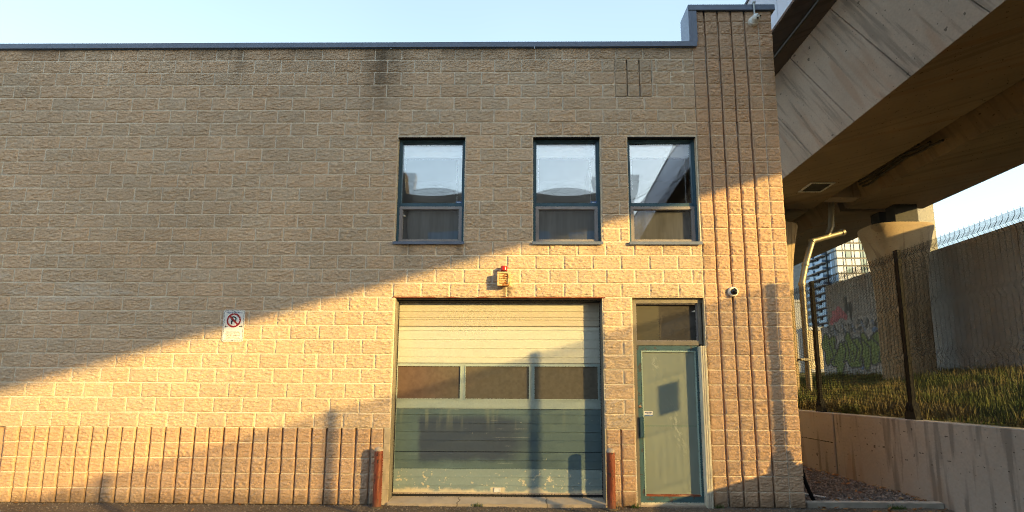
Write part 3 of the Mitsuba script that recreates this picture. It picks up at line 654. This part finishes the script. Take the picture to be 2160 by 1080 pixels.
# ------------------------------------------------------------------ leaning drain pipe, kerb, stones, leaves, weeds
add('drain_hose', tube([(3.885, .30, .60), (3.90, .30, .50), (3.925, .29, .34), (3.965, .26, .18), (4.02, .24, .035)], .026, 10), 'mat_black_metal', 40)
tag('drain_hose', 'short grey drain pipe leaning at the foot of the pillar corner', 'pipe')
add('plastic_pipe', tube([(4.02, .62, .08), (4.16, .56, .06), (4.30, .46, .05)], .012, 8), 'mat_white', 40)
tag('plastic_pipe', 'short white plastic pipe lying in the gravel', 'pipe')
kx = [3.80, 4.95, 6.2]
for i in range(2):
    k = add('kerb_stone', box(kx[i] + .006, min(kx[i + 1], 5.635) - .006, .03, .135, -.1, .075, .010), 'mat_kerb')
    tag(k, ['pale kerb stone in front of the gravel, next to the pillar', 'pale kerb stone in front of the gravel, next to the retaining wall'][i], 'kerb')
st = trimesh.creation.icosphere(0, 1.0)
N = 6500
vs, fs = [], []
for i in range(N):
    y = .16 + 6.5 * rng.random() ** 1.7; x = rng.uniform(3.86, 5.62)
    s_ = rng.uniform(.010, .024)
    v = st.vertices * rng.uniform(.6, 1.2, 3) * s_ * np.where(rng.random(3) > .5, 1, 1)
    an = rng.uniform(0, 6.28); ca, sa = math.cos(an), math.sin(an)
    v = v @ np.array([[ca, -sa, 0], [sa, ca, 0], [0, 0, .75]]).T
    z = float(.005 + .05 * .5) + rng.uniform(-.005, .018)
    vs.append(v + (x, y, z)); fs.append(st.faces + i * len(st.vertices))
add('gravel', trimesh.Trimesh(np.vstack(vs), np.vstack(fs), process=False), 'mat_gravel')
tag('gravel', 'grey gravel between the pillar and the retaining wall', 'gravel', kind='stuff')
vs, fs = [], []
for i in range(1500):
    x = rng.uniform(-8, 3.8); y = -.02 - .5 * rng.random() ** 2.2
    if OPEN['garage'][0] < x < OPEN['garage'][1]: y -= .03
    vs.append(st.vertices * rng.uniform(.6, 1.2, 3) * rng.uniform(.003, .009) + (x, y, .004 + float(lot_z(np.array(x), np.array(y))))); fs.append(st.faces + i * len(st.vertices))
add('grit', trimesh.Trimesh(np.vstack(vs), np.vstack(fs), process=False), 'mat_gravel')
tag('grit', 'loose grit and pebbles lying on the asphalt along the foot of the wall', 'gravel', kind='stuff')
def leaf_mesh(n, area, seed):
    g = np.random.default_rng(seed); vs, fs = [], []
    base = np.array([(-1, 0, 0), (-.5, .42, .1), (.1, .55, .16), (.7, .3, .1), (1.1, 0, .2), (.7, -.3, .12), (.1, -.55, .1), (-.5, -.42, .15), (0, 0, -.02)])
    f0 = np.array([(8, i, (i + 1) % 8) for i in range(8)])
    for i in range(n):
        s_ = g.uniform(.018, .042); x, y, z = area(g)
        v = base * s_ * (1, g.uniform(.6, 1), g.uniform(.3, 1.6))
        R = trimesh.transformations.euler_matrix(g.normal(0, .35), g.normal(0, .35), g.uniform(0, 6.28))[:3, :3]
        vs.append(v @ R.T + (x, y, z)); fs.append(f0 + i * 9)
    return trimesh.Trimesh(np.vstack(vs), np.vstack(fs), process=False)
def leaf_area(g):
    if g.random() < .35: return (g.uniform(3.8, 5.6) if g.random() < .8 else g.uniform(-7, 3.8)), g.uniform(-.55, -.03), .02
    if g.random() < .4: return 5.62 - abs(g.normal(0, .15)), .2 + 4 * g.random(), .065
    return g.uniform(3.85, 5.6), .2 + 5 * g.random() ** 1.5, .062
add('fallen_leaves', leaf_mesh(260, leaf_area, 5), 'mat_leaf')
tag('fallen_leaves', 'brown fallen leaves strewn over the gravel and the asphalt edge', 'leaves', kind='stuff')
def blades(n, pos, seed, h0, h1, w=.006):
    g = np.random.default_rng(seed); x, y, z = pos(g, n)
    h = g.uniform(h0, h1, n); a = g.uniform(0, 6.28, n); lean = g.uniform(0, .6, n) * h
    b = np.stack([x, y, z], 1); d = np.stack([np.cos(a), np.sin(a), 0 * a], 1); q = np.stack([-np.sin(a), np.cos(a), 0 * a], 1) * w
    top = b + d * lean[:, None] + np.stack([0 * h, 0 * h, h], 1); midp = b + d * (lean * .35)[:, None] + np.stack([0 * h, 0 * h, h * .6], 1)
    v = np.stack([b - q, b + q, midp - q * .8, midp + q * .8, top], 1).reshape(-1, 3)
    k = np.arange(n)[:, None] * 5
    f = np.concatenate([k + np.array([[0, 1, 3]]), k + np.array([[0, 3, 2]]), k + np.array([[2, 3, 4]])])
    return trimesh.Trimesh(v, f, process=False)
for i, (wx, wy, wz, n, lb) in enumerate([(-.62, -.045, .0, 26, 'tiny green weed at the edge of the garage threshold'), (1.50, -.05, .0, 34, 'small green weed at the left foot of the entry door frame'), (2.60, -.04, 0, 30, 'small green weed at the foot of the pillar by the door'), (4.95, -.04, 0, 120, 'green weed tuft growing against the kerb stone')]):
    k = add('weed', blades(n, lambda g, n: (wx + g.normal(0, .035 if n < 100 else .06, n), wy + g.normal(0, .012, n), np.full(n, wz)), 30 + i, .02, .07, .004), 'mat_weed')
    tag(k, lb, 'weed')
def gpos(g, n):
    x = 5.875 + 9.0 * g.random(n) ** 1.3; y = -1 + 16 * g.random(n)
    return x, y, bank_z(x, y)
def gpatch(thr0, thr1, f, seed):
    def pos(g, n):
        x, y, z = gpos(g, 3 * n)
        d = meshkit.fbm(np.stack([x * f, y * f, x * 0 + seed], -1), 3, seed)
        keep = np.argsort((d < thr0) | (d > thr1), kind='stable')[:n]
        return x[keep], y[keep], z[keep]
    return pos
add('grass', cat(blades(34000, gpos, 77, .03, .11, .008), blades(22000, gpatch(.5, 1, .9, 3), 78, .08, .24, .008), blades(5000, gpatch(.55, 1, 1.6, 5), 79, .16, .34, .006)), 'mat_grass')
tag('grass', 'dry green grass on the bank behind the mesh fence', 'grass', kind='stuff')

# ------------------------------------------------------------------ retaining wall and fence
FX, FZ0, FZ1 = 5.76, 1.145, 3.66
tag('retaining_wall', 'stained low concrete retaining wall carrying the mesh fence', 'wall')
jy = [-20.0, -16.4, -12.8, -9.2, -5.6, -2.0, 2.40, 6.0, 9.6, 14.0]
for p, q in zip(jy[:-1], jy[1:]):
    add('retaining_wall__wall_panel', box(5.64, 5.90, p + .018, q - .018, -.2, 1.135, .012), 'mat_retaining')
add('retaining_wall__core', box(5.67, 5.89, -20, 14, -.2, 1.12), 'mat_dark')
add('retaining_wall__form_line', box(5.637, 5.642, 2.45, 5.95, .60, .612), 'mat_dark')
tag('mesh_fence', 'tall black welded mesh fence on top of the retaining wall', 'fence')
posts = [-16.3 + i * 2.36 for i in range(-1, 12)]
posts = [-1.76 + 2.36 * i for i in range(-7, 5)]
for y in posts:
    add('mesh_fence__post', cat(box(FX - .03, FX + .03, y - .042, y + .042, FZ0, FZ1 + .03, .004), box(FX - .034, FX + .034, y - .045, y + .045, FZ1 + .03, FZ1 + .036)), 'mat_black_metal')
    k = 'mesh_fence__post_shoe'
    add(k, trimesh.convex.convex_hull(np.array([(FX + sx * .05, y + sy_ * .11, FZ0 - .01) for sx in (-1, 1) for sy_ in (-1, 1)] + [(FX + sx * .05, y + sy_ * .11, FZ0 + .012) for sx in (-1, 1) for sy_ in (-1, 1)] + [(FX + sx * .045, y + sy_ * .055, FZ0 + .24) for sx in (-1, 1) for sy_ in (-1, 1)])), 'mat_black_metal')
def fold(z):
    t = (z - FZ0) / (FZ1 - FZ0)
    o_ = 0.0
    for c_ in (.065, .36, .65, .945): o_ = max(o_, 1 - abs(t - c_) / .028)
    return -.045 * max(o_, 0)
def mesh_panel(y0, y1):
    vs, fs, o = [], [], 0
    def bar(p, q, r):
        nonlocal o
        p, q = np.array(p), np.array(q); t = (q - p) / np.linalg.norm(q - p)
        u = np.cross(t, [1, 0, 0]); u /= np.linalg.norm(u); w = np.cross(t, u)
        ring = [u, w, -u, -w]
        vs.append(np.array([p + r * e for e in ring] + [q + r * e for e in ring]))
        fs.append(np.array([[i, (i + 1) % 4, 4 + (i + 1) % 4] for i in range(4)] + [[i, 4 + (i + 1) % 4, 4 + i] for i in range(4)]) + o); o += 8
    for z in np.arange(FZ0 + .04, FZ1, .0127): bar((FX - .036 + fold(z), y0, z), (FX - .036 + fold(z), y1, z), .0027)
    kz = [FZ0 + .03]
    for c_ in (.065, .36, .65, .945):
        for e in (-.028, 0, .028): kz.append(FZ0 + (c_ + e) * (FZ1 - FZ0))
    kz.append(FZ1 + .015)
    for y in np.arange(y0 + .012, y1, .0762):
        for p, q in zip(kz[:-1], kz[1:]): bar((FX - .040 + fold(p), y, p), (FX - .040 + fold(q), y, q), .0032)
    return trimesh.Trimesh(np.vstack(vs), np.vstack(fs), process=False)
for p, q in zip(posts[:-1], posts[1:]): add('mesh_fence__mesh_panel', mesh_panel(p + .02, q - .02), 'mat_black_metal')
add('fence_sign', cat(box(FX - .095, FX - .091, -2.83, -2.61, 2.285, 2.70)), 'mat_sign_white')
tag('fence_sign', 'blank white plate wired to the mesh fence near the street', 'sign')

# ------------------------------------------------------------------ viaduct
v_ = 'viaduct'
tag(v_, 'stained concrete viaduct with twin box girders on flared piers', 'viaduct')
SZ = 7.27
WX0, WZ0, WX1, WZ1 = 6.35, 9.39, 7.10, SZ        # near web, top and bottom
def span(y0, y1):
    def prism(poly):
        m = extrude_y(sg.Polygon(poly), y0, y1); return m
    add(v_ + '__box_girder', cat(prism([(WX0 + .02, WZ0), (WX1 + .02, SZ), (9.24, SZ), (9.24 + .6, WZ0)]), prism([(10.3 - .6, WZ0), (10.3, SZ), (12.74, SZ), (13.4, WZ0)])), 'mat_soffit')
    add(v_ + '__deck', prism([(5.55, 9.44), (5.55, 9.75), (14.3, 9.75), (14.3, 9.44), (13.4, WZ0 - .002), (WX0, WZ0 - .002)]), 'mat_overhang_shade')
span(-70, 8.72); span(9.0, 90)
# web panels, joints slanting as cast
jb = [1.62 * i + 3.25 - 1.62 * 26 for i in range(0, 30)]
for p, q in zip(jb[:-1], jb[1:]):
    q0, q1 = min(q, 8.71), min(q + .92, 8.71)
    if p > 8.5: break
    g = .011
    pts = []
    nx_, nz_ = -(WZ0 - SZ), -(WX1 - WX0)
    L = math.hypot(nx_, nz_); nx_, nz_ = nx_ / L, nz_ / L
    for off in (0.0, .02):
        for (xx, zz, ya, yb) in ((WX1, SZ + .001, p + g, q0 - g), (WX0, WZ0 - .003, min(p + .92 + g, 8.70), q1 - g)):
            pts += [(xx + .02 + nx_ * off, ya, zz + nz_ * off), (xx + .02 + nx_ * off, max(yb, ya + .005), zz + nz_ * off)]
    add(v_ + '__web_panel', trimesh.convex.convex_hull(np.array(pts)), 'mat_concrete')
add(v_ + '__diaphragm', box(9.3, 10.25, 7.9, 8.3, 7.33, 9.38), 'mat_concrete')
add(v_ + '__hatch', cat(trimesh.util.concatenate([box(8.02, 8.68, 6.55, 6.60, SZ - .03, SZ - .001), box(8.02, 8.68, 7.2, 7.25, SZ - .03, SZ - .001), box(8.02, 8.07, 6.601, 7.199, SZ - .03, SZ - .001), box(8.63, 8.68, 6.601, 7.199, SZ - .03, SZ - .001)])), 'mat_tower_grey')
labels[v_ + '__hatch'] = {'label': 'small square access hatch in the underside'}
add(v_ + '__hatch_cover', box(8.071, 8.629, 6.602, 7.198, SZ - .012, SZ - .004), 'mat_dark')
def pier(cx, cy, zb, wide=1.0):
    lv = [(zb - .5, .60 * wide, .60), (4.3, .60 * wide, .62)]
    for k in range(1, 15):
        t = k / 14
        lv.append((4.3 + 2.25 * t, .60 * wide + (1.0 - .60 * wide) * t ** 2.2, .62 + .03 * t))
    lv += [(6.62, 1.01, .66), (6.68, .99, .64)]
    vs = []
    n = 40
    for z, rx, ry in lv:
        t = np.arange(n) / n * 2 * np.pi
        e = 2 / 3.2
        vs.append(np.stack([cx + rx * np.sign(np.cos(t)) * np.abs(np.cos(t)) ** e, cy + ry * np.sign(np.sin(t)) * np.abs(np.sin(t)) ** e, np.full(n, z)], 1))
    f = []
    for i in range(len(lv) - 1):
        for j in range(n):
            a_, b_ = i * n + j, i * n + (j + 1) % n
            f += [[a_, b_, b_ + n], [a_, b_ + n, a_ + n]]
    v = np.vstack(vs + [[(cx, cy, lv[-1][0])]])
    top = (len(lv) - 1) * n
    f += [[top + j, top + (j + 1) % n, len(v) - 1] for j in range(n)]
    add(v_ + '__pier', trimesh.Trimesh(v, f, process=False), 'mat_pier', 40)
    for by in (-.35, .35): add(v_ + '__bearing', box(cx - .35, cx + .35, cy + by - .2, cy + by + .2, 6.68, SZ), 'mat_dark')
for cy_ in (8.86, -24.0, 42.0):
    pier(7.66, cy_, 1.2, 1.2); pier(11.90, cy_, 1.7)
add('siding_wall__cap', cat(box(5.47, 5.62, -70, 60, 10.965, 11.03)), 'mat_siding_cap')
tag('siding_wall', 'lilac-grey metal clad barrier wall along the viaduct edge', 'wall')
yy = -62.0
while yy < 50:
    near = -16 < yy < 12
    w = .92 if near else 6.4
    add('siding_wall__panel', box(5.50, 5.545, yy + .006, yy + w - .006, 9.46, 10.96), 'mat_siding')
    yy += w
add('siding_wall__frame', box(5.546, 5.56, -62, 50, 9.5, 10.95), 'mat_siding_cap')
add('deck_cable', tube([(5.86, y, 9.23 + .012 * math.sin(y * 2.1)) for y in np.arange(-20, 12, .5)], .028, 8), 'mat_cable', True)
tag('deck_cable', 'black cable clipped along the underside of the viaduct overhang', 'cable')
for i in range(3):
    k = 'girder_cable' if i == 0 else f'girder_cable_{i:03d}'
    ys = np.arange(4.4 + .3 * i, 7.35, .12)
    add(k, tube([(9.93 - .05 * i, y, 7.47 + i * .075 + .05 * math.sin(y * 2.4 + .4) + .015 * math.sin(y * 7 + i)) for y in ys], .032, 8), 'mat_cable', True)
    tag(k, ['lowest black cable of the wavy bundle under the second girder', 'middle black cable of the wavy bundle under the second girder', 'topmost black cable of the wavy bundle under the second girder'][i], 'cable', 'cables bundled under the viaduct')
s = 'downpipe'
tag(s, 'shiny galvanised drain pipe climbing the pier and branching to the girder', 'pipe')
pr = .088
PT = [(8.55, 8.38, 1.3), (8.55, 8.38, 4.75), (8.69, 8.36, 5.35), (9.0, 8.45, 6.12), (10.0, 8.5, 6.42)]
add(s + '__lower_pipe', tube(PT[:2], pr, 16), 'mat_pipe', 40)
add(s + '__offset_pipe', tube([PT[1], PT[2], PT[3]], pr, 16), 'mat_pipe', 40)
add(s + '__branch_pipe', tube([PT[3], PT[4]], pr, 16), 'mat_pipe', 40)
add(s + '__upper_pipe', tube([(9.5, 8.48, 6.27), (9.66, 8.5, 6.6), (9.72, 8.5, 7.4)], pr, 16), 'mat_pipe', 40)
for q, dd in ((PT[1], (0, 0, 1)), (PT[2], (.12, 0, .6)), (PT[3], (.6, .1, .5)), (PT[4], (1, .05, .3))):
    add(s + '__collar', disc_at(np.array(q), np.array(dd, float) / np.linalg.norm(dd), pr * 1.22, .08), 'mat_pipe', 30)
add(s + '__bracket', box(8.3, 8.75, 8.28, 8.5, 2.4, 2.46), 'mat_pipe')

# ------------------------------------------------------------------ behind the fence
s = 'abutment'
tag(s, 'graffiti-covered dark concrete abutment standing in the grass', 'wall')
AX = 13.4
def aY(k): return k * AX + CY
y_far, y_near = 1.68 * AX + CY, .95 * AX + CY
zt0 = CZ + .333 * AX
add(s + '__upper_wall', extrude_y(sg.Polygon([(AX, 1.2), (AX + 1.2, 1.2), (AX + 1.2, zt0), (AX, zt0)]), y_near, y_far), 'mat_abutment')
zl = CZ + .195 * AX
add(s + '__lower_wall', box(AX - .35, AX - .002, 1.30 * AX + CY + 1.0, y_far - .03, 1.0, zl), 'mat_abutment')
def on_wall(poly_yz, x, depth=.006):
    m = trimesh.creation.extrude_polygon(poly_yz, depth, engine='earcut'); v = m.vertices.copy()
    m.vertices = np.stack([x - v[:, 2], v[:, 0], v[:, 1]], 1); return m
lx = AX - .35
ya, yb = 1.30 * AX + CY + 1.15, y_far - .15
gr = np.random.default_rng(3)
def blob(cy, cz, ry, rz, seed):
    g = np.random.default_rng(seed); t = np.linspace(0, 2 * np.pi, 26)[:-1]
    r = 1 + .25 * np.sin(3 * t + g.uniform(0, 6)) + .18 * np.sin(5 * t + g.uniform(0, 6))
    return sg.Polygon(np.stack([cy + ry * r * np.cos(t), cz + rz * r * np.sin(t)], 1)).buffer(0)
greens, blacks, blues = [], [], []
n = 6
for i in range(n):
    cy_ = yb - .35 - (yb - ya - .7) * i / (n - 1)
    greens.append(blob(cy_, 3.05 + .12 * gr.normal(), .42, .55, 10 + i))
from shapely.ops import unary_union
G = unary_union(greens)
BL = G.buffer(.06).difference(G)
strokes = unary_union([sg.LineString([(yb - .4 - .42 * i + .14 * gr.normal(), 2.62), (yb - .55 - .42 * i + .2 * gr.normal(), 3.1), (yb - .25 - .42 * i + .15 * gr.normal(), 3.5)]).buffer(.035) for i in range(8)])
def polys(gm): return [p for p in getattr(gm, 'geoms', [gm]) if p.geom_type == 'Polygon' and p.area > 1e-4]
add(s + '__graffiti', cat([on_wall(p, lx - .001) for p in polys(G)]), 'mat_graf_green')
labels[s + '__graffiti'] = {'label': 'green spray-painted lettering low on the abutment'}
add(s + '__graffiti_outline', cat([on_wall(p, lx - .009, .003) for p in polys(unary_union([BL, strokes]))]), 'mat_graf_black')
add(s + '__graffiti', cat([on_wall(p, lx - .0015, .004) for p in polys(unary_union([blob(ya + .2, 3.5, .4, .35, 41), blob(ya + 1.3, 2.8, .22, .45, 42)]).difference(G.buffer(.08)))]), 'mat_graf_blue')
st_ = unary_union([sg.LineString([(y, zl - .1), (y - .15, 3.8)]).buffer(.055) for y in np.linspace(yb - .8, ya + .6, 5)])
add(s + '__graffiti', cat([on_wall(p, lx - .002, .003) for p in polys(st_.difference(G.buffer(.1)))]), 'mat_graf_pale')
tags_ = unary_union([sg.LineString([(y + .1 * gr.normal(), z + .08 * gr.normal()) for _ in range(7)]).buffer(.016) for y in np.linspace(yb - .5, ya + .4, 7) for z in (3.9, 4.1)])
add(s + '__graffiti_tag', cat([on_wall(p, lx - .006, .003) for p in polys(tags_)]), 'mat_graf_black')
add(s + '__graffiti', cat([on_wall(p, AX - .001, .004) for p in polys(unary_union([blob(y_far - .7, zl + .42, .5, .22, 57), sg.LineString([(y_far - .25, zl + .2), (y_far - .8, zl + .72), (y_far - 1.25, zl + .3)]).buffer(.12)]))]), 'mat_graf_pink')
add(s + '__graffiti_tag', cat([on_wall(p, AX - .006, .003) for p in polys(unary_union([blob(y_far - 1.35, zl + .75, .12, .35, 52), blob(y_far - 1.6, zl + .5, .1, .4, 53)]))]), 'mat_graf_black')

s = 'added_shade_tower'
tag(s, 'plain concrete tower added out of view beside the viaduct to shade the right pier', 'tower')
add(s + '__shade_body', box(16, 19, 3.9, 8.4, 1.5, 7.4), 'mat_concrete')  # unseen box added to keep the sun off the right pier
add(s + '__shade_top', box(15.9, 19.1, 3.85, 8.5, 7.4, 7.55), 'mat_soffit')
s = 'low_building'
tag(s, 'low sunlit cream building glimpsed behind the fence post', 'building')
add(s + '__wall', box(25.1, 32, 38, 50, 0, 6.6), 'mat_lowwall')
add(s + '__parapet', box(25.0, 32.1, 37.9, 50.1, 6.6, 6.9), 'mat_tower_grey')
add(s + '__plinth', box(25.03, 32.07, 37.93, 37.999, 0, 3.2), 'mat_tower_grey')
tag('grey_building', 'plain grey building behind the fence, left of the fence post', 'building')
add('grey_building__wall', box(15, 24.9, 38.5, 50, 0, 9.2), 'mat_tower_grey')
add('grey_building__parapet', box(14.9, 25, 38.4, 50.1, 9.2, 9.4), 'mat_slab')

# apartment tower, 200 m away
s = 'apartment_tower'
tag(s, 'glass and white-panelled apartment tower seen under the viaduct', 'building')
TY = 190.0; TX = 1.607 * 0 + (TY - CY) / 1.607
FH = 3.05
nf = 36
add(s + '__core', box(TX + .3, TX + 40, TY + .3, TY + 34, 0, nf * FH), 'mat_tower_dark')
z_vis0, z_vis1 = 20, 112
cols = [(0.15, 2.45, 'mat_tower_white'), (2.6, 3.5, 'mat_tower_white'), (3.65, 5.8, 'mat_tower_green'), (5.95, 7.0, 'mat_tower_white'), (7.15, 9.3, 'mat_tower_white'), (9.45, 10.4, 'mat_tower_green'), (10.55, 11.6, 'mat_tower_green'), (11.75, 14.0, 'mat_tower_white'), (14.15, 15.2, 'mat_tower_glass'), (15.35, 17.5, 'mat_tower_green')]
far_m = {}
for fl_ in range(nf):
    z = fl_ * FH
    vis = z_vis0 < z < z_vis1
    for ci, (p, q, m_) in enumerate(cols):
        mm = m_
        r = rnd.random()
        if m_ != 'mat_tower_white' and r < .3: mm = 'mat_tower_white'
        if m_ == 'mat_tower_white' and r > .93: mm = 'mat_tower_blue'
        pb = box(TX + p + .13, TX + q - .13, TY + .1, TY + .32, z + .44, z + FH - .22)
        if vis and ci < 9: add(s + '__window_panel', pb, mm)
        else: far_m.setdefault(mm, []).append(pb)
    for k_, (p, q) in enumerate([(.2, 1.6), (1.75, 3.4), (3.55, 4.6), (4.75, 6.2)]):
        pb = box(TX + .1, TX + .32, TY + p, TY + q, z + .44, z + FH - .22)
        mm = ['mat_tower_blue', 'mat_tower_glass', 'mat_tower_blue', 'mat_tower_glass'][k_] if rnd.random() < .8 else 'mat_tower_grey'
        if vis and k_ < 3: add(s + '__window_panel', pb, mm)
        else: far_m.setdefault(mm, []).append(pb)
    for (p, q) in ((7.2, 12.5), (14, 20)):
        if vis:
            bk = add(s + '__balcony', box(TX - 1.6, TX + .4, TY + p, TY + q, z, z + .2), 'mat_slab')
            add(bk + '__rail', cat(box(TX - 1.58, TX - 1.54, TY + p + .03, TY + q - .03, z + .25, z + 1.3), box(TX - 1.5, TX + .29, TY + p + .03, TY + p + .07, z + .25, z + 1.3)), 'mat_tower_blue')
            add(s + '__window_panel', box(TX + .1, TX + .32, TY + p + .3, TY + (p + q) / 2 - .1, z + .3, z + FH - .2), 'mat_tower_glass')
            add(s + '__window_panel', box(TX + .1, TX + .32, TY + (p + q) / 2 + .1, TY + q - .3, z + .3, z + FH - .2), 'mat_tower_blue')
for m_, l_ in far_m.items():
    k = add(s + '__upper_windows', cat(l_), m_); tag(k, kind='stuff')
add(s + '__fin', cat(box(TX - .2, TX + .3, TY + 6.5, TY + 7.0, 0, nf * FH), box(TX - .2, TX + .3, TY + 13, TY + 13.5, 0, nf * FH)), 'mat_tower_dark')

# ------------------------------------------------------------------ across the lot, seen only as reflections
s = 'brick_block'
tag(s, 'dark flat-roofed block behind the photographer, mirrored in the upper windows', 'building')
add(s + '__wall', box(-5.9, 4.05, -30, -18, -.1, 11.2), 'mat_far_brick')
add(s + '__parapet', box(-5.95, 4.05, -18.06, -17.94, 11.2, 11.5), 'mat_far_brick')
add(s + '__stair_tower', box(-16, -5.96, -18.5, -17.8, -.1, 12.6), 'mat_room_dark')
add(s + '__lift_tower', box(4.06, 4.86, -18.6, -17.8, -.1, 12.35), 'mat_room_dark')
add(s + '__canopy', cat(box(-5.8, 3.9, -17.9, -16.9, 3.2, 3.5), *[box(x, x + .2, -17.1, -16.9, 0, 3.2) for x in (-5, -2, 1, 3.5)]), 'mat_tower_grey')
for x in np.arange(-4.9, 2.6, 2.4):
    for z in (4.6, 7.8): add(s + '__window', box(x, x + 1.5, -18.03, -17.99, z, z + 1.7), 'mat_tower_glass')
tag('street_block', 'long dark block far behind the photographer beyond the viaduct', 'building')
add('street_block__wall', box(4, 48, -76, -60, -.1, 11.0), 'mat_far_brick')
add('street_block__roof', box(3.8, 48.2, -76.2, -59.8, 11.0, 11.4), 'mat_room_dark')
for i, dz in enumerate((0, .55)):
    t = np.linspace(0, 1, 24)
    p0, p1 = np.array([4.8, -17.9, 11.05 - dz * .3]), np.array([5.46, -10.4, 9.85 - dz])
    P = p0 + (p1 - p0) * t[:, None]; P[:, 2] -= .8 * t * (1 - t)
    k = add('overhead_wire', tube(P, .014, 6), 'mat_cable', True)
    tag(k, ['upper sagging black wire between the dark block and the viaduct', 'lower sagging black wire between the dark block and the viaduct'][i], 'wire')
